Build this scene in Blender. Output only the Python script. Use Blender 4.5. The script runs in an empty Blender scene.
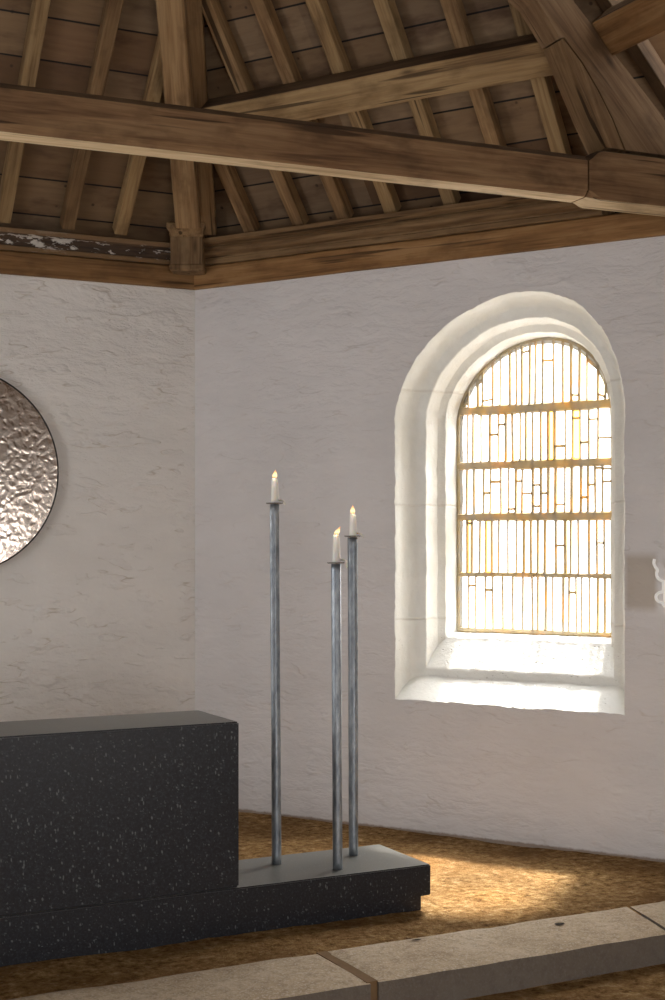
import bpy, bmesh, math, random
from math import radians, sin, cos, pi, sqrt
from mathutils import Vector, Matrix, noise

random.seed(11)
sc = bpy.context.scene
col = sc.collection
V = Vector

# ------------------------------------------------------------------ site data (metres; X along the altar, Y towards the end wall)
CORNER = V((3.291, 8.4, 0))
DL = V((1, -.027, 0)).normalized();      NL = V((-.027, -1, 0)).normalized()      # end wall: direction, inward normal
DR = V((.5306, -.8476, 0)).normalized(); NR = V((-.8476, -.5306, 0)).normalized() # window wall
AX = 1.86                                                                          # building axis
RLEN = 3.285
JOINT = CORNER + DR * RLEN
WALL_TOP = 3.336
LOW_Z = -.125
def mirror(p): return V((2 * AX - p[0], p[1], p[2]))
CORNER_W = mirror(CORNER); CORNER_W.y = 8.4 + .027 * 2 * (CORNER.x - AX)
JOINT_W = mirror(JOINT)
BACK_Y = -3.2
T1, T2 = 1.08, 1.013                                                               # pitch of the two roof slopes

def solve2(n1, n2, a, b):
    d = n1.x * n2.y - n1.y * n2.x
    return V(((a * n2.y - n1.y * b) / d, (n1.x * b - a * n2.x) / d, 0))
CB = solve2(NR, NL, 1, 1)                       # horizontal run at the corner per unit of inset
HB = solve2(NR, NL, 1 / T1, 1 / T2)             # horizontal run of the hip per unit of rise

# ------------------------------------------------------------------ helpers
def tag(o, label=None, cat=None, group=None, kind=None):
    if label: o['label'] = label
    if cat: o['category'] = cat
    if group: o['group'] = group
    if kind: o['kind'] = kind
    return o

def link(name, bm, mat, parent=None, smooth=False, mw=None):
    bmesh.ops.recalc_face_normals(bm, faces=bm.faces)
    me = bpy.data.meshes.new(name); bm.to_mesh(me); bm.free()
    if smooth:
        for p in me.polygons: p.use_smooth = True
    o = bpy.data.objects.new(name, me); col.objects.link(o)
    if mat: me.materials.append(mat)
    if parent: o.parent = parent
    if mw is not None: o.matrix_world = mw
    return o

def empty(name, loc=(0, 0, 0), rotz=0):
    o = bpy.data.objects.new(name, None); col.objects.link(o)
    o.location = loc; o.rotation_euler = (0, 0, rotz); o.empty_display_size = .1
    return o

def frame(p, x, up):
    x = V(x).normalized(); z = V(up); z = (z - x * z.dot(x)).normalized(); y = z.cross(x)
    m = Matrix((x, y, z)).transposed().to_4x4(); m.translation = V(p); return m

def loft(bm, rings, closed=True, cap=True):
    vs = [[bm.verts.new(p) for p in r] for r in rings]
    n = len(rings[0])
    for a, b in zip(vs, vs[1:]):
        for i in range(n if closed else n - 1):
            j = (i + 1) % n
            bm.faces.new((a[i], a[j], b[j], b[i]))
    if cap and closed:
        bm.faces.new(vs[0][::-1]); bm.faces.new(vs[-1])
    return vs

def octa(w, h, c, y0=0, z0=0):
    """chamfered rectangle, (y,z) pairs, centred on y0,z0"""
    a, b = w / 2, h / 2
    return [(y0 - a + c, z0 - b), (y0 + a - c, z0 - b), (y0 + a, z0 - b + c), (y0 + a, z0 + b - c),
            (y0 + a - c, z0 + b), (y0 - a + c, z0 + b), (y0 - a, z0 + b - c), (y0 - a, z0 - b + c)]

def paint_shading(o, low=None, mw=None):
    """upward faces: grime and painted shade; undersides: pale wood and painted bounce light"""
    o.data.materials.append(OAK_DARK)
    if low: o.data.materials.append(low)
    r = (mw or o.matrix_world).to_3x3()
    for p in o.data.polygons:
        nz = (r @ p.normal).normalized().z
        if nz > .3: p.material_index = 1  # dark oak paints shade on upward faces
        elif low and nz < -.8: p.material_index = 2  # pale oak paints floor bounce on undersides
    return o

def timber(name, p0, p1, w, h, up, mat, c=.006, parent=None, seg=6, wob=.003):
    """a sawn timber, its length along local X, slightly uneven"""
    p0, p1 = V(p0), V(p1); L = (p1 - p0).length
    bm = bmesh.new(); r = []
    sd = random.random() * 50
    for i in range(seg + 1):
        x = L * i / seg
        dy = wob * noise.noise(V((x * 1.3, sd, 0))); dz = wob * noise.noise(V((x * 1.3, sd, 9)))
        r.append([(x, y + dy, z + dz) for y, z in octa(w, h, c)])
    loft(bm, r)
    o = link(name, bm, mat, parent, mw=frame(p0, p1 - p0, up)); return paint_shading(o)

def prism_between(name, poly, thick, mat, parent=None, c=0):
    """polygon (list of 3D points on one plane) pushed back by the vector thick"""
    bm = bmesh.new()
    loft(bm, [[V(p) for p in poly], [V(p) + V(thick) for p in poly]])
    if c:
        bmesh.ops.bevel(bm, geom=bm.edges[:], offset=c, segments=1, affect='EDGES')
    return bm

def lathe(bm, prof, n=20, cx=0, cy=0):
    rings = [[(cx + r * cos(2 * pi * i / n), cy + r * sin(2 * pi * i / n), z) for i in range(n)] for r, z in prof]
    return loft(bm, rings)

def box(bm, x0, x1, y0, y1, z0, z1):
    r = [[(x, y0, z0), (x, y1, z0), (x, y1, z1), (x, y0, z1)] for x in (x0, x1)]
    return loft(bm, r)

# ------------------------------------------------------------------ materials
class N:
    def __init__(s, name):
        s.m = bpy.data.materials.new(name); s.m.use_nodes = True
        s.t = s.m.node_tree; s.n = s.t.nodes; s.l = s.t.links
        s.b = s.n['Principled BSDF']; s.out = s.n['Material Output']
    def add(s, typ, ins=None, **kw):
        n = s.n.new(typ)
        for k, v in kw.items(): setattr(n, k, v)
        for k, v in (ins or {}).items():
            if hasattr(v, 'is_output'): s.l.new(v, n.inputs[k])
            else: n.inputs[k].default_value = v
        return n
    def ramp(s, fac, stops, interp='LINEAR'):
        n = s.n.new('ShaderNodeValToRGB'); e = n.color_ramp.elements; n.color_ramp.interpolation = interp
        while len(e) < len(stops): e.new(.5)
        for i, (p, c) in enumerate(stops):
            e[i].position = p; e[i].color = (*c, 1) if len(c) == 3 else c
        s.l.new(fac, n.inputs[0]); return n.outputs[0]
    def mix(s, fac, a, b, mode='MIX'):
        n = s.n.new('ShaderNodeMix'); n.data_type = 'RGBA'; n.blend_type = mode
        for i, v in ((0, fac), (6, a), (7, b)):
            if hasattr(v, 'is_output'): s.l.new(v, n.inputs[i])
            else: n.inputs[i].default_value = v if i == 0 else (*v, 1)
        return n.outputs[2]
    def math(s, op, a, b=0.0, clamp=False):
        n = s.n.new('ShaderNodeMath'); n.operation = op; n.use_clamp = clamp
        for i, v in ((0, a), (1, b)):
            if hasattr(v, 'is_output'): s.l.new(v, n.inputs[i])
            else: n.inputs[i].default_value = v
        return n.outputs[0]
    def coord(s, which='Object', scale=(1, 1, 1), loc=(0, 0, 0), src=None):
        if src is None: src = s.n.new('ShaderNodeTexCoord').outputs[which]
        return s.add('ShaderNodeMapping', {0: src, 'Scale': scale, 'Location': loc}).outputs[0]
    def noise(s, vec, scale, detail=4, rough=.55, dist=0):
        return s.add('ShaderNodeTexNoise', {'Vector': vec, 'Scale': scale, 'Detail': detail, 'Roughness': rough, 'Distortion': dist}).outputs[0]
    def set(s, **kw):
        for k, v in kw.items():
            k = k.replace('_', ' ')
            if hasattr(v, 'is_output'): s.l.new(v, s.b.inputs[k])
            else: s.b.inputs[k].default_value = (*v, 1) if isinstance(v, tuple) and len(v) == 3 else v
        return s
    def bump(s, h, strength=.5, dist=.01, prev=None):
        ins = {'Height': h, 'Strength': strength, 'Distance': dist}
        if prev is not None: ins['Normal'] = prev
        n = s.add('ShaderNodeBump', ins); s.l.new(n.outputs[0], s.b.inputs['Normal']); return n.outputs[0]

def wood(name, dark, mid, light, rough=.75, grain=1.0, upright=False):
    m = N(name)
    info = m.n.new('ShaderNodeObjectInfo')
    base = m.n.new('ShaderNodeTexCoord').outputs['Object']
    if upright: base = m.add('ShaderNodeMapping', {0: base, 'Rotation': (0, pi / 2, 0)}).outputs[0]
    off = m.add('ShaderNodeVectorMath', {0: base}, operation='ADD')
    rnd = m.add('ShaderNodeVectorMath', {0: info.outputs['Random'], 'Scale': 37.0}, operation='SCALE')
    m.l.new(rnd.outputs[0], off.inputs[1]); o = off.outputs[0]
    long = m.coord(scale=(1.2, 16, 16), src=o)
    fine = m.coord(scale=(3, 90, 90), src=o)
    big = m.noise(m.coord(scale=(1.1, 3, 3), src=o), 1.6, 3)
    g1 = m.noise(long, 1.3 * grain, 5, .6, .8); g2 = m.noise(fine, 1.0, 3, .6)
    f = m.math('ADD', m.math('MULTIPLY', g1, .55), m.math('ADD', m.math('MULTIPLY', g2, .22), m.math('MULTIPLY', big, .3)))
    c = m.ramp(f, [(.40, dark), (.52, mid), (.64, light)])
    chk = m.noise(m.coord(scale=(.9, 26, 26), src=o), 1.0, 2, .4, .3)
    c = m.mix(m.ramp(chk, [(.30, (.85, .85, .85)), (.345, (0, 0, 0))]), c, tuple(v * .35 for v in dark))
    stn = m.noise(m.coord(scale=(1.5, 2.5, 2.5), src=o), 2.3, 4, .6)
    c = m.mix(m.ramp(stn, [(.52, (0, 0, 0)), (.72, (.6, .6, .6))]), c, tuple(v * .6 for v in dark))
    kn = m.add('ShaderNodeTexVoronoi', {'Vector': m.coord(scale=(1.0, 3.2, 3.2), src=o), 'Scale': 1.9}).outputs['Distance']
    kf = m.ramp(kn, [(.03, (1, 1, 1)), (.12, (0, 0, 0))])
    c = m.mix(m.math('MULTIPLY', kf, .75), c, tuple(v * .45 for v in dark))
    tone = m.math('ADD', m.math('MULTIPLY', info.outputs['Random'], .35), .82)
    c = m.mix(1.0, c, m.add('ShaderNodeCombineColor', {0: tone, 1: tone, 2: tone}).outputs[0], 'MULTIPLY')
    m.set(Base_Color=c, Roughness=rough)
    m.b.inputs['Specular IOR Level'].default_value = .25
    m.bump(m.math('ADD', g1, m.math('MULTIPLY', g2, .6)), .35, .006)
    return m.m

OAK = wood('oak', (.115, .062, .027), (.222, .130, .060), (.31, .195, .095))
OAK_DEEP = wood('oak_deep', (.085, .046, .022), (.155, .09, .044), (.22, .135, .07))
OAK_UP = wood('oak_upright', (.11, .062, .028), (.20, .122, .06), (.27, .175, .09), upright=True)
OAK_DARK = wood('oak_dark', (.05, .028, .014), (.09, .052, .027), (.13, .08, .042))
OAK_UNDERLIT = wood('oak_underlit', (.40, .27, .14), (.62, .46, .27), (.72, .56, .36))  # paler underside wood with floor bounce painted in
OAK_PALE = wood('oak_pale', (.17, .10, .045), (.30, .19, .088), (.40, .27, .135))
OAK_BROWN = wood('oak_brown', (.13, .068, .032), (.235, .132, .064), (.33, .20, .10))
OAK_ORANGE = wood('oak_orange', (.15, .075, .028), (.26, .135, .052), (.34, .195, .085))

def boards_mat():
    m = N('roof_boarding')
    uv = m.n.new('ShaderNodeTexCoord').outputs['UV']
    br = m.add('ShaderNodeTexBrick', {'Vector': uv, 'Color1': (.0, .0, .0, 1), 'Color2': (1, 1, 1, 1), 'Mortar': (0, 0, 0, 1), 'Scale': 1.0,
                                      'Mortar Size': .0, 'Mortar Smooth': .1, 'Bias': 0.0, 'Brick Width': 1.3, 'Row Height': .25}, offset=.37, offset_frequency=2)
    tone = br.outputs['Color']
    sv = m.add('ShaderNodeSeparateXYZ', {0: uv}).outputs[1]
    row = m.math('FRACT', m.math('DIVIDE', sv, .25))
    gap = m.ramp(m.math('ABSOLUTE', m.math('SUBTRACT', row, .5)), [(.474, (0, 0, 0)), (.484, (1, 1, 1))])
    g = m.noise(m.coord(scale=(2.2, 30, 1), src=uv), 1.0, 5, .6, .6)
    st = m.noise(m.coord(scale=(1.3, 3.2, 1), src=uv), 1.8, 4, .6)
    pal = m.ramp(tone, [(0, (.10, .052, .024)), (.2, (.21, .125, .058)), (.45, (.29, .19, .10)), (.62, (.22, .125, .06)), (.8, (.31, .215, .125)), (1, (.20, .14, .085))])
    c = m.mix(m.math('MULTIPLY', g, .8), pal, (.10, .05, .024))
    c = m.mix(m.ramp(st, [(.5, (0, 0, 0)), (.68, (.8, .8, .8))]), c, (.075, .035, .018))
    sp = m.add('ShaderNodeTexVoronoi', {'Vector': m.coord(scale=(9, 9, 9), src=uv), 'Scale': 1.0}).outputs['Distance']
    c = m.mix(m.ramp(sp, [(.06, (.8, .8, .8)), (.12, (0, 0, 0))]), c, (.04, .02, .012))
    c = m.mix(gap, c, (.006, .004, .003))
    m.set(Base_Color=c, Roughness=.85)
    m.bump(m.math('SUBTRACT', g, m.math('MULTIPLY', gap, 3)), .3, .008)
    return m.m
BOARDS = boards_mat()

def old_paint_mat():
    m = N('flaking_dark_oak')
    o = m.n.new('ShaderNodeTexCoord').outputs['Object']
    g = m.noise(m.coord(scale=(2, 18, 18), src=o), 1.5, 5, .6, .6)
    c = m.ramp(g, [(.3, (.03, .018, .011)), (.55, (.075, .043, .024)), (.75, (.14, .083, .042))])
    p = m.noise(m.coord(scale=(4.2, 12, 12), src=o), 2.4, 7, .68)
    b = m.noise(m.coord(scale=(1.2, 1, 1), src=o, loc=(3.1, 0, 0)), 1.3, 2)
    pf = m.ramp(m.math('ADD', p, m.math('MULTIPLY', b, .45)), [(.775, (0, 0, 0)), (.82, (1, 1, 1))])
    c = m.mix(pf, c, (.62, .58, .53))
    zz = m.add('ShaderNodeSeparateXYZ', {0: o}).outputs[2]
    c = m.mix(m.ramp(m.math('SUBTRACT', zz, 3.0), [(.574, (0, 0, 0)), (.578, (.9, .9, .9))]), c, (.23, .135, .065))
    c = m.mix(m.ramp(m.math('SUBTRACT', zz, 3.0), [(.500, (.9, .9, .9)), (.506, (0, 0, 0))]), c, (.20, .115, .05))
    m.set(Base_Color=c, Roughness=.85); m.bump(m.math('ADD', g, pf), .4, .006)
    return m.m
FLAKY = old_paint_mat()

def plaster(name, tint, strength=1.0, patch=False, ledges=1.0):
    m = N(name)
    o = m.n.new('ShaderNodeTexCoord').outputs['Object']      # local x along the wall, z up
    w = m.noise(m.coord(scale=(1, 1, 1), src=o), 1.5, 3)
    wv = m.add('ShaderNodeVectorMath', {0: m.add('ShaderNodeTexNoise', {'Vector': o, 'Scale': 3.0, 'Detail': 3}).outputs[1], 'Scale': .10}, operation='SCALE').outputs[0]
    ow = m.add('ShaderNodeVectorMath', {0: o, 1: wv}, operation='ADD').outputs[0]
    ledge = m.noise(m.coord(scale=(2.6, 1, 8.0), src=ow), 1.7, 5, .6, .1)
    ledge = m.ramp(ledge, [(.38, (0, 0, 0)), (.5, (.55, .55, .55)), (.56, (.8, .8, .8)), (.75, (1, 1, 1))])
    lump = m.noise(m.coord(scale=(1.8, 1, 3.0), src=ow), 2.4, 6, .62)
    grit = m.noise(o, 70, 3, .6)
    mask = m.ramp(m.noise(o, .9, 3), [(.42, (.08, .08, .08)), (.62, (1, 1, 1))])
    h = m.math('ADD', m.math('MULTIPLY', m.math('MULTIPLY', ledge, mask), .7), m.math('ADD', m.math('MULTIPLY', lump, 1.0), m.math('MULTIPLY', grit, .05)))
    dirt = m.noise(m.coord(scale=(1, 1, 1.8), src=o), 1.1, 5, .6)
    c = m.ramp(dirt, [(.3, tuple(t * .90 for t in tint)), (.62, tint)])
    crack = m.noise(m.coord(scale=(1.3, 1, 9), src=ow), 2.6, 5, .65)
    cf = m.math('MULTIPLY', m.ramp(crack, [(.30, (.35, .35, .35)), (.37, (0, 0, 0))]), mask)
    led = m.add('ShaderNodeTexNoise', {'Vector': m.coord(scale=(1.7, 1, 6.8), src=ow, loc=(1.7, 0, .4)), 'Scale': 1.7, 'Detail': 2, 'Roughness': .5}).outputs[0]
    iso = m.math('ABSOLUTE', m.math('SUBTRACT', led, .52))
    lm = m.ramp(m.noise(m.coord(scale=(2.2, 1, 4), src=o, loc=(5, 0, 2)), 1.9, 3), [(.50, (0, 0, 0)), (.62, (1, 1, 1))])
    lf = m.math('MULTIPLY', m.math('MULTIPLY', m.ramp(iso, [(.0, (1, 1, 1)), (.014, (0, 0, 0))]), lm), ledges)
    h = m.math('ADD', h, m.math('MULTIPLY', m.math('MULTIPLY', m.ramp(led, [(.505, (0, 0, 0)), (.535, (1, 1, 1))]), lm), m.math('MULTIPLY', ledges, .8)))
    cf = m.math('MAXIMUM', cf, m.math('MULTIPLY', lf, .62))  # ledge shadows painted as tan lines beside the bump
    c = m.mix(cf, c, tuple(t * f for t, f in zip(tint, (.66, .59, .50))))
    sep = m.add('ShaderNodeSeparateXYZ', {0: o})
    # brown tint at the foot of the wall, strongest at the floor line
    zf = m.math('ADD', sep.outputs[2], m.math('MULTIPLY', m.noise(m.coord(scale=(3, 1, 2), src=o), 7, 5, .7), -.022))
    foot = m.ramp(zf, [(.0, (.75, .75, .75)), (.010, (.10, .10, .10)), (.08, (.04, .04, .04)), (.3, (0, 0, 0))])
    c = m.mix(foot, c, (.22, .135, .07))
    if patch:   # brownish bare patch beside the window
        fx = m.math('ABSOLUTE', m.math('SUBTRACT', sep.outputs[0], 2.965)); fz = m.math('ABSOLUTE', m.math('SUBTRACT', sep.outputs[2], 1.49))
        k = m.math('MULTIPLY', m.ramp(fx, [(.07, (1, 1, 1)), (.10, (0, 0, 0))]), m.ramp(fz, [(.125, (1, 1, 1)), (.17, (0, 0, 0))]))
        c = m.mix(m.math('MULTIPLY', k, .55), c, (.46, .38, .28))
    m.set(Base_Color=c, Roughness=.92)
    m.b.inputs['Specular IOR Level'].default_value = .15
    m.bump(h, .42 * strength, .05)
    return m.m
PLASTER = plaster('limewashed_masonry', (.85, .82, .785), 1.0)
PLASTER_R = plaster('limewashed_masonry_window_wall', (.82, .795, .795), .80, True, .45)

def stone_white():
    m = N('limewashed_dressed_stone')
    o = m.n.new('ShaderNodeTexCoord').outputs['Object']
    a = m.noise(o, 5, 5, .6); b = m.noise(o, 42, 4, .65)
    pit = m.add('ShaderNodeTexVoronoi', {'Vector': m.coord(scale=(16, 16, 34), src=o), 'Scale': 1.6}).outputs['Distance']
    sep = m.add('ShaderNodeSeparateXYZ', {0: o})
    low = m.ramp(sep.outputs[2], [(.0, (1, 1, 1)), (1, (1, 1, 1))])
    lowm = m.add('ShaderNodeMapRange', {0: sep.outputs[2], 1: 1.10, 2: 1.16, 3: 1.0, 4: .12}).outputs[0]
    pf = m.math('MULTIPLY', m.math('MULTIPLY', m.ramp(pit, [(.10, (1, 1, 1)), (.2, (0, 0, 0))]), m.ramp(a, [(.46, (0, 0, 0)), (.56, (1, 1, 1))])), lowm)
    zs = m.math('ADD', sep.outputs[2], m.math('MULTIPLY', a, .02))
    jt = m.math('PINGPONG', m.math('ADD', zs, .105), .34)
    jf = m.ramp(jt, [(.003, (1, 1, 1)), (.009, (0, 0, 0))])
    c = m.ramp(a, [(.3, (.83, .835, .80)), (.65, (.90, .905, .88))])
    c = m.mix(m.math('MULTIPLY', pf, .55), c, (.45, .42, .38))
    c = m.mix(m.math('MULTIPLY', jf, .18), c, (.5, .44, .36))
    m.set(Base_Color=c, Roughness=.9)
    m.b.inputs['Specular IOR Level'].default_value = .2
    h = m.math('ADD', m.math('MULTIPLY', a, .6), m.math('SUBTRACT', m.math('MULTIPLY', b, .16), m.math('MULTIPLY', pf, .5)))
    m.bump(m.math('SUBTRACT', h, m.math('MULTIPLY', jf, .25)), .5, .03)
    return m.m
SURROUND = stone_white()

def soil():
    m = N('sandy_earth')
    o = m.n.new('ShaderNodeTexCoord').outputs['Object']
    a = m.noise(o, 1.7, 6, .62); b = m.noise(o, 20, 8, .76); d = m.noise(o, 70, 4, .7)
    c = m.ramp(b, [(.36, (.12, .06, .02)), (.47, (.38, .22, .085)), (.56, (.55, .345, .15)), (.66, (.78, .58, .33))])
    c = m.mix(m.ramp(a, [(.38, (.75, .75, .75)), (.6, (0, 0, 0))]), c, (.205, .105, .038))
    v = m.add('ShaderNodeTexVoronoi', {'Vector': o, 'Scale': 46}).outputs
    peb = m.math('MULTIPLY', m.ramp(v['Distance'], [(.18, (1, 1, 1)), (.32, (0, 0, 0))]), m.ramp(m.add('ShaderNodeSeparateColor', {0: v['Color']}).outputs[0], [(.82, (0, 0, 0)), (.86, (1, 1, 1))]))
    c = m.mix(m.math('MULTIPLY', peb, .5), c, (.60, .44, .26))
    pd = m.ramp(m.noise(o, 24, 4, .7), [(.27, (1, 1, 1)), (.36, (0, 0, 0))])
    c = m.mix(m.math('MULTIPLY', pd, .65), c, (.09, .045, .018))
    m.set(Base_Color=c, Roughness=.95)
    m.b.inputs['Specular IOR Level'].default_value = .1
    m.bump(m.math('ADD', m.math('ADD', m.math('MULTIPLY', b, .9), m.math('MULTIPLY', d, .55)), m.math('MULTIPLY', peb, .35)), 1.0, .04)
    return m.m
SOIL = soil()

def kerb_mat():
    m = N('pale_kerb_stone')
    o = m.n.new('ShaderNodeTexCoord').outputs['Object']; info = m.n.new('ShaderNodeObjectInfo')
    a = m.noise(o, 3, 6, .6); b = m.noise(o, 26, 5, .7); d = m.noise(o, 90, 3, .7)
    c = m.ramp(a, [(.3, (.42, .31, .195)), (.52, (.56, .445, .305)), (.7, (.64, .53, .40))])
    c = m.mix(m.ramp(b, [(.46, (0, 0, 0)), (.66, (.7, .7, .7))]), c, (.30, .21, .13))
    c = m.mix(m.ramp(d, [(.5, (0, 0, 0)), (.68, (.75, .75, .75))]), c, (.74, .66, .55))
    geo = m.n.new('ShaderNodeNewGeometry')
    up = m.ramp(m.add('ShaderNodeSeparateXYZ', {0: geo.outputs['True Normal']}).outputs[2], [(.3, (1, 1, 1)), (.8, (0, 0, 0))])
    c = m.mix(m.math('MULTIPLY', up, .85), c, (.115, .095, .082))  # side faces darkened, their shade painted into the stone
    m.set(Base_Color=c, Roughness=.85)
    m.bump(m.math('ADD', b, m.math('MULTIPLY', d, .4)), .7, .012)
    return m.m
KERB = kerb_mat()

def flat(name, c, rough=.8, bumpy=0, **kw):
    m = N(name); o = m.n.new('ShaderNodeTexCoord').outputs['Object']
    n = m.noise(o, 18, 4)
    m.set(Base_Color=m.ramp(n, [(.3, tuple(v * .8 for v in c)), (.7, c)]), Roughness=rough, **kw)
    if bumpy: m.bump(n, bumpy, .006)
    return m.m
PIT = flat('pit_earth_shade', (.035, .022, .013), .95)
MORTAR = flat('joint_earth', (.23, .135, .062), .95, .5)

def granite():
    m = N('black_speckled_granite')
    o = m.n.new('ShaderNodeTexCoord').outputs['Object']
    a = m.noise(o, 95, 3, .7); b = m.noise(o, 6, 4)
    c = m.ramp(a, [(.35, (.006, .0065, .010)), (.55, (.016, .017, .024)), (.74, (.05, .054, .066))])
    c = m.mix(m.math('MULTIPLY', b, .35), c, (.016, .015, .018))
    for sc_, st, th in ((24, (3.0, 1, 3.4), .86), (29, (3.0, 1, 2.6), .84), (36, (2.6, 1, 3.0), .80), (58, (1, 1.8, 1), .66), (77, (1, 1, 2), .60)):
        tw = m.add('ShaderNodeMapping', {0: o, 'Rotation': (.2 * sc_, .83 * sc_, .37 * sc_)}).outputs[0]
        rot = m.add('ShaderNodeMapping', {0: tw, 'Scale': st}).outputs[0]
        v = m.add('ShaderNodeTexVoronoi', {'Vector': rot, 'Scale': sc_ * .62}).outputs
        keep = m.ramp(m.add('ShaderNodeSeparateColor', {0: v['Color']}).outputs[0], [(th, (0, 0, 0)), (th + .02, (1, 1, 1))])
        fl = m.math('MULTIPLY', m.ramp(v['Distance'], [(.14, (1, 1, 1)), (.24, (0, 0, 0))]), keep)
        c = m.mix(m.math('MULTIPLY', fl, (.34 if sc_ < 50 else .18)), c, (.34, .36, .36))
    nz = m.add('ShaderNodeSeparateXYZ', {0: m.n.new('ShaderNodeNewGeometry').outputs['True Normal']}).outputs[2]
    top_sheen = m.math('MULTIPLY', m.ramp(nz, [(.6, (0, 0, 0)), (.95, (1, 1, 1))]), m.math('ADD', m.math('MULTIPLY', a, .7), .18))
    c = m.mix(top_sheen, c, (.25, .25, .225))  # tops greyed, lit sheen painted into the colour
    m.set(Base_Color=c, Roughness=m.ramp(a, [(.3, (.30, .30, .30)), (.7, (.42, .42, .42))]))
    m.b.inputs['Specular IOR Level'].default_value = .45
    m.bump(a, .12, .003)
    return m.m
GRANITE = granite()

def steel():
    m = N('galvanised_forged_steel')
    o = m.n.new('ShaderNodeTexCoord').outputs['Object']
    a = m.noise(m.coord(scale=(1, 1, .35), src=o), 26, 5, .62); b = m.noise(o, 9, 3)
    c = m.ramp(a, [(.34, (.20, .225, .255)), (.55, (.36, .39, .425)), (.72, (.56, .59, .62))])
    m.set(Base_Color=c, Metallic=.72, Roughness=m.ramp(b, [(.3, (.38, .38, .38)), (.7, (.55, .55, .55))]))
    m.bump(m.math('ADD', b, m.math('MULTIPLY', a, .5)), .35, .006)
    return m.m
STEEL = steel()
PLATE = flat('drip_plate_iron', (.30, .28, .25), .6, .3, Metallic=.5)

def wax_mat():
    m = N('ivory_wax'); m.set(Base_Color=(.95, .93, .87), Roughness=.5, Subsurface_Weight=.3)
    m.b.inputs['Subsurface Radius'].default_value = (.02, .012, .006)
    o = m.n.new('ShaderNodeTexCoord').outputs['Object']; m.bump(m.noise(o, 90, 2), .3, .004)
    return m.m
WAX = wax_mat()
WICK = flat('charred_wick', (.02, .015, .012), .9)
def flame_mat():
    m = N('candle_flame')
    z = m.add('ShaderNodeSeparateXYZ', {0: m.n.new('ShaderNodeTexCoord').outputs['Generated']}).outputs[2]
    c = m.ramp(z, [(0, (.95, .40, .12)), (.3, (1, .74, .38)), (.6, (1, .66, .30)), (1, (1, .32, .07))])
    m.set(Base_Color=(0, 0, 0), Emission_Color=c, Emission_Strength=m.ramp(z, [(0, (.9, .9, .9)), (.3, (1, 1, 1)), (1, (.8, .8, .8))]))
    mul = m.math('MULTIPLY', m.ramp(z, [(0, (.4, .4, .4)), (.35, (1, 1, 1)), (1, (.6, .6, .6))]), 1.9)
    m.l.new(mul, m.b.inputs['Emission Strength'])
    return m.m
FLAME = flame_mat()

def mirror_mat():
    m = N('hammered_silver')
    o = m.n.new('ShaderNodeTexCoord').outputs['Object']       # disc in local XZ
    wv = m.add('ShaderNodeVectorMath', {0: m.add('ShaderNodeTexNoise', {'Vector': o, 'Scale': 9, 'Detail': 3}).outputs[1], 'Scale': .10}, operation='SCALE').outputs[0]
    ow = m.add('ShaderNodeVectorMath', {0: o, 1: wv}, operation='ADD').outputs[0]
    a = m.add('ShaderNodeTexVoronoi', {'Vector': ow, 'Scale': 30}, feature='SMOOTH_F1').outputs['Distance']
    b = m.noise(ow, 30, 3, .6)
    m.set(Base_Color=(.70, .63, .58), Metallic=1.0, Roughness=.16)
    m.bump(m.math('ADD', a, m.math('MULTIPLY', b, .25)), .17, .012)
    return m.m
MIRROR = mirror_mat()
RIM = flat('dark_metal_rim', (.06, .058, .055), .4, 0, Metallic=.8)

def pane_mat():
    m = N('clear_antique_glass')
    m.n.remove(m.b)
    at = m.add('ShaderNodeAttribute', attribute_name='tint').outputs['Color']
    tr = m.add('ShaderNodeBsdfTransparent', {0: at}).outputs[0]
    gl = m.add('ShaderNodeBsdfGlossy', {0: (.9, .9, .9, 1), 'Roughness': .15}).outputs[0]
    mx = m.add('ShaderNodeMixShader', {0: .05, 1: tr, 2: gl}).outputs[0]
    m.l.new(mx, m.out.inputs[0])
    return m.m
PANE = pane_mat()
def came_mat():
    m = N('grey_mortar_cames')
    m.n.remove(m.b)
    o = m.n.new('ShaderNodeTexCoord').outputs['Object']
    n = m.noise(o, 11, 4, .6)
    c = m.ramp(n, [(.38, (.66, .60, .50)), (.6, (.74, .60, .36))])
    t = m.ramp(m.noise(o, 7, 4, .6), [(.40, (.26, .23, .18)), (.50, (.32, .25, .14)), (.62, (.52, .32, .07))])
    d = m.add('ShaderNodeBsdfDiffuse', {0: c}).outputs[0]
    tl = m.add('ShaderNodeBsdfTranslucent', {0: t}).outputs[0]
    m.l.new(m.add('ShaderNodeMixShader', {0: .42, 1: d, 2: tl}).outputs[0], m.out.inputs[0])
    return m.m
CAME = came_mat()
WHITEPAINT = flat('white_paint_glow', (.95, .94, .92), .25, .1, Emission_Color=(1, .98, .94), Emission_Strength=.24)  # white paint with a faint glow added to look bright in shade

# ------------------------------------------------------------------ walls, floor, roof shell
def wall_frame(p, d): return frame(p, d, (0, 0, 1))
def plain_wall(name, a, b, z0, z1, mat):
    a, b = V(a), V(b); L = (b - a).length
    bm = bmesh.new(); nx = max(1, int(L / .25)); nz = 12
    g = [[bm.verts.new((L * i / nx, 0, z0 + (z1 - z0) * j / nz)) for j in range(nz + 1)] for i in range(nx + 1)]
    for i in range(nx):
        for j in range(nz): bm.faces.new((g[i][j], g[i + 1][j], g[i + 1][j + 1], g[i][j + 1]))
    return tag(link(name, bm, mat, mw=wall_frame(a, b - a)), kind='structure')

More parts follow.
